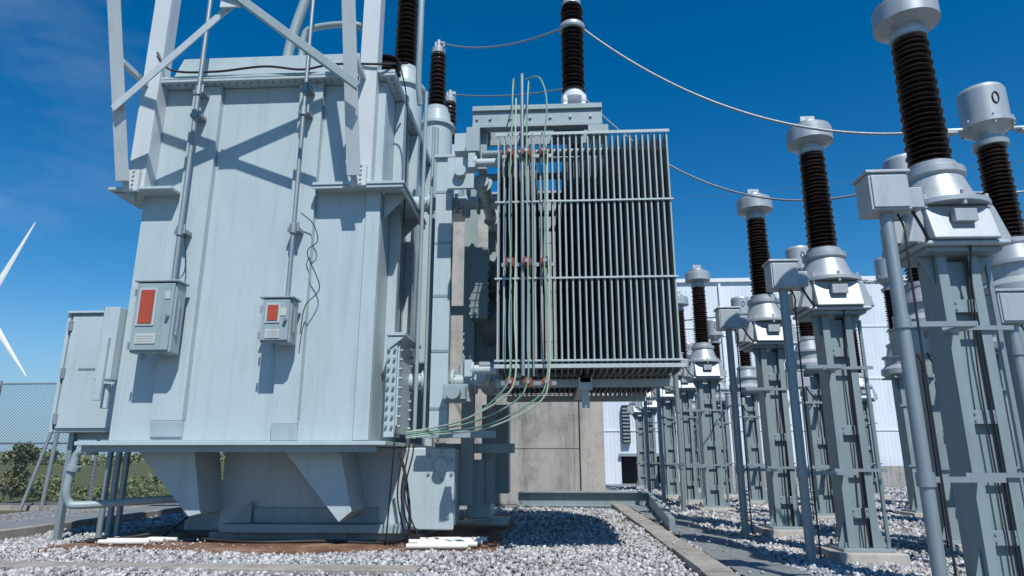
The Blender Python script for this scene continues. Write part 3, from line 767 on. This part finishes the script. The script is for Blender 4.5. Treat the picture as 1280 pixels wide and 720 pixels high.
# ================================================================ WIND TURBINE
wt=empty('wind_turbine')
hx,hy,hz=-276.,300.,74.
b=B(); b.cyl((hx-2,hy+4,0),(hx-2,hy+4,hz-1),2.3,24,1.3); b.obj('tower',wt,'blade')
b=B(); b.box(hx-4,hx+0,hy+1,hy+10,hz-2,hz+2); b.lathe(hx,hy,[(.5,hz-1.5),(1.8,hz),(1.4,hz+1.5)],16); b.obj('nacelle',wt,'blade',.3)
b=B()
for a in (26,139,262):
    a=math.radians(a); dr=Vector((math.sin(a),-.05,math.cos(a))); nr=Vector((math.cos(a),0,-math.sin(a))); yy=Vector((0,1,0))
    o=Vector((hx,hy,hz)); rings=[(0,.9,.9),(3,1.,.9),(8,1.9,.5),(20,1.45,.32),(35,.85,.2),(45,.4,.1),(47,.08,.04)]
    vs=[];fs=[]
    for (d_,wd,th_) in rings:
        for kk in range(8):
            t=2*math.pi*kk/8; vs.append(o+dr*d_+nr*(wd*math.cos(t)+ (wd*.3))+yy*th_*math.sin(t))
    for r_ in range(len(rings)-1):
        for kk in range(8): fs.append((r_*8+kk,r_*8+(kk+1)%8,(r_+1)*8+(kk+1)%8,(r_+1)*8+kk))
    b.add(vs,fs)
b.obj('blades',wt,'blade')

# ================================================================ LIGHT, SKY, CAMERA
el=math.radians(52); az=math.radians(20)
sd=Vector((math.sin(az)*math.cos(el),-math.cos(az)*math.cos(el),math.sin(el)))
L=bpy.data.lights.new('sun','SUN'); L.energy=4.8; L.angle=math.radians(.5); L.color=(1,.96,.90)
lo=bpy.data.objects.new('sun',L); COL.objects.link(lo); lo.rotation_euler=(-sd).to_track_quat('-Z','Y').to_euler(); lo.location=(10,-10,30)
W=bpy.data.worlds.new('World'); SC.world=W; W.use_nodes=True; nt=W.node_tree; nt.nodes.clear()
s=nt.nodes.new('ShaderNodeTexSky'); s.sky_type='NISHITA'; s.sun_disc=False; s.sun_elevation=el; s.sun_rotation=math.radians(160); s.air_density=1.0; s.dust_density=.1; s.ozone_density=3.5
hs=nt.nodes.new('ShaderNodeHueSaturation'); hs.inputs['Saturation'].default_value=1.42; hs.inputs['Hue'].default_value=.499
tc=nt.nodes.new('ShaderNodeTexCoord'); mp=nt.nodes.new('ShaderNodeMapping'); mp.inputs['Scale'].default_value=(1.5,3,6); mp.inputs['Rotation'].default_value=(0,.25,.3)
nt.links.new(tc.outputs['Generated'],mp.inputs['Vector'])
cn=noise(nt,mp.outputs['Vector'],2.2,7,.55)
cm=ramp(nt,cn,[(.48,(0,0,0)),(.85,(.20,.20,.20))])
sx=nt.nodes.new('ShaderNodeSeparateXYZ'); nt.links.new(tc.outputs['Generated'],sx.inputs[0])
mr=nt.nodes.new('ShaderNodeMapRange'); mr.inputs[1].default_value=-.42; mr.inputs[2].default_value=-.62; mr.inputs[3].default_value=0; mr.inputs[4].default_value=1
nt.links.new(sx.outputs['X'],mr.inputs[0])
mm=nt.nodes.new('ShaderNodeMath'); mm.operation='MULTIPLY'; nt.links.new(cm,mm.inputs[0]); nt.links.new(mr.outputs[0],mm.inputs[1])
skyc=mixc(nt,mm.outputs[0],hs.outputs[0],(5.5,6.5,7.5))
mh=nt.nodes.new('ShaderNodeMapRange'); mh.inputs[1].default_value=.22; mh.inputs[2].default_value=.0; mh.inputs[3].default_value=0; mh.inputs[4].default_value=.85; mh.interpolation_type='SMOOTHSTEP'
nt.links.new(sx.outputs['Z'],mh.inputs[0])
skyc=mixc(nt,mh.outputs[0],skyc,(1.9,3.6,5.6))
nt.links.new(s.outputs[0],hs.inputs['Color'])
bg=nt.nodes.new('ShaderNodeBackground'); bg.inputs['Strength'].default_value=.115
out=nt.nodes.new('ShaderNodeOutputWorld')
nt.links.new(skyc,bg.inputs[0]); nt.links.new(bg.outputs[0],out.inputs[0])
cam=bpy.data.cameras.new('camera'); co=bpy.data.objects.new('camera',cam); COL.objects.link(co); SC.camera=co
cam.sensor_width=36; cam.lens=829/1280*36; cam.clip_end=5000; cam.clip_start=.05
co.location=(0,0,1.2); co.rotation_euler=(math.radians(90+14.5),0,math.radians(3.34))
SC.view_settings.view_transform='Standard'; SC.view_settings.look='None'; SC.view_settings.exposure=0
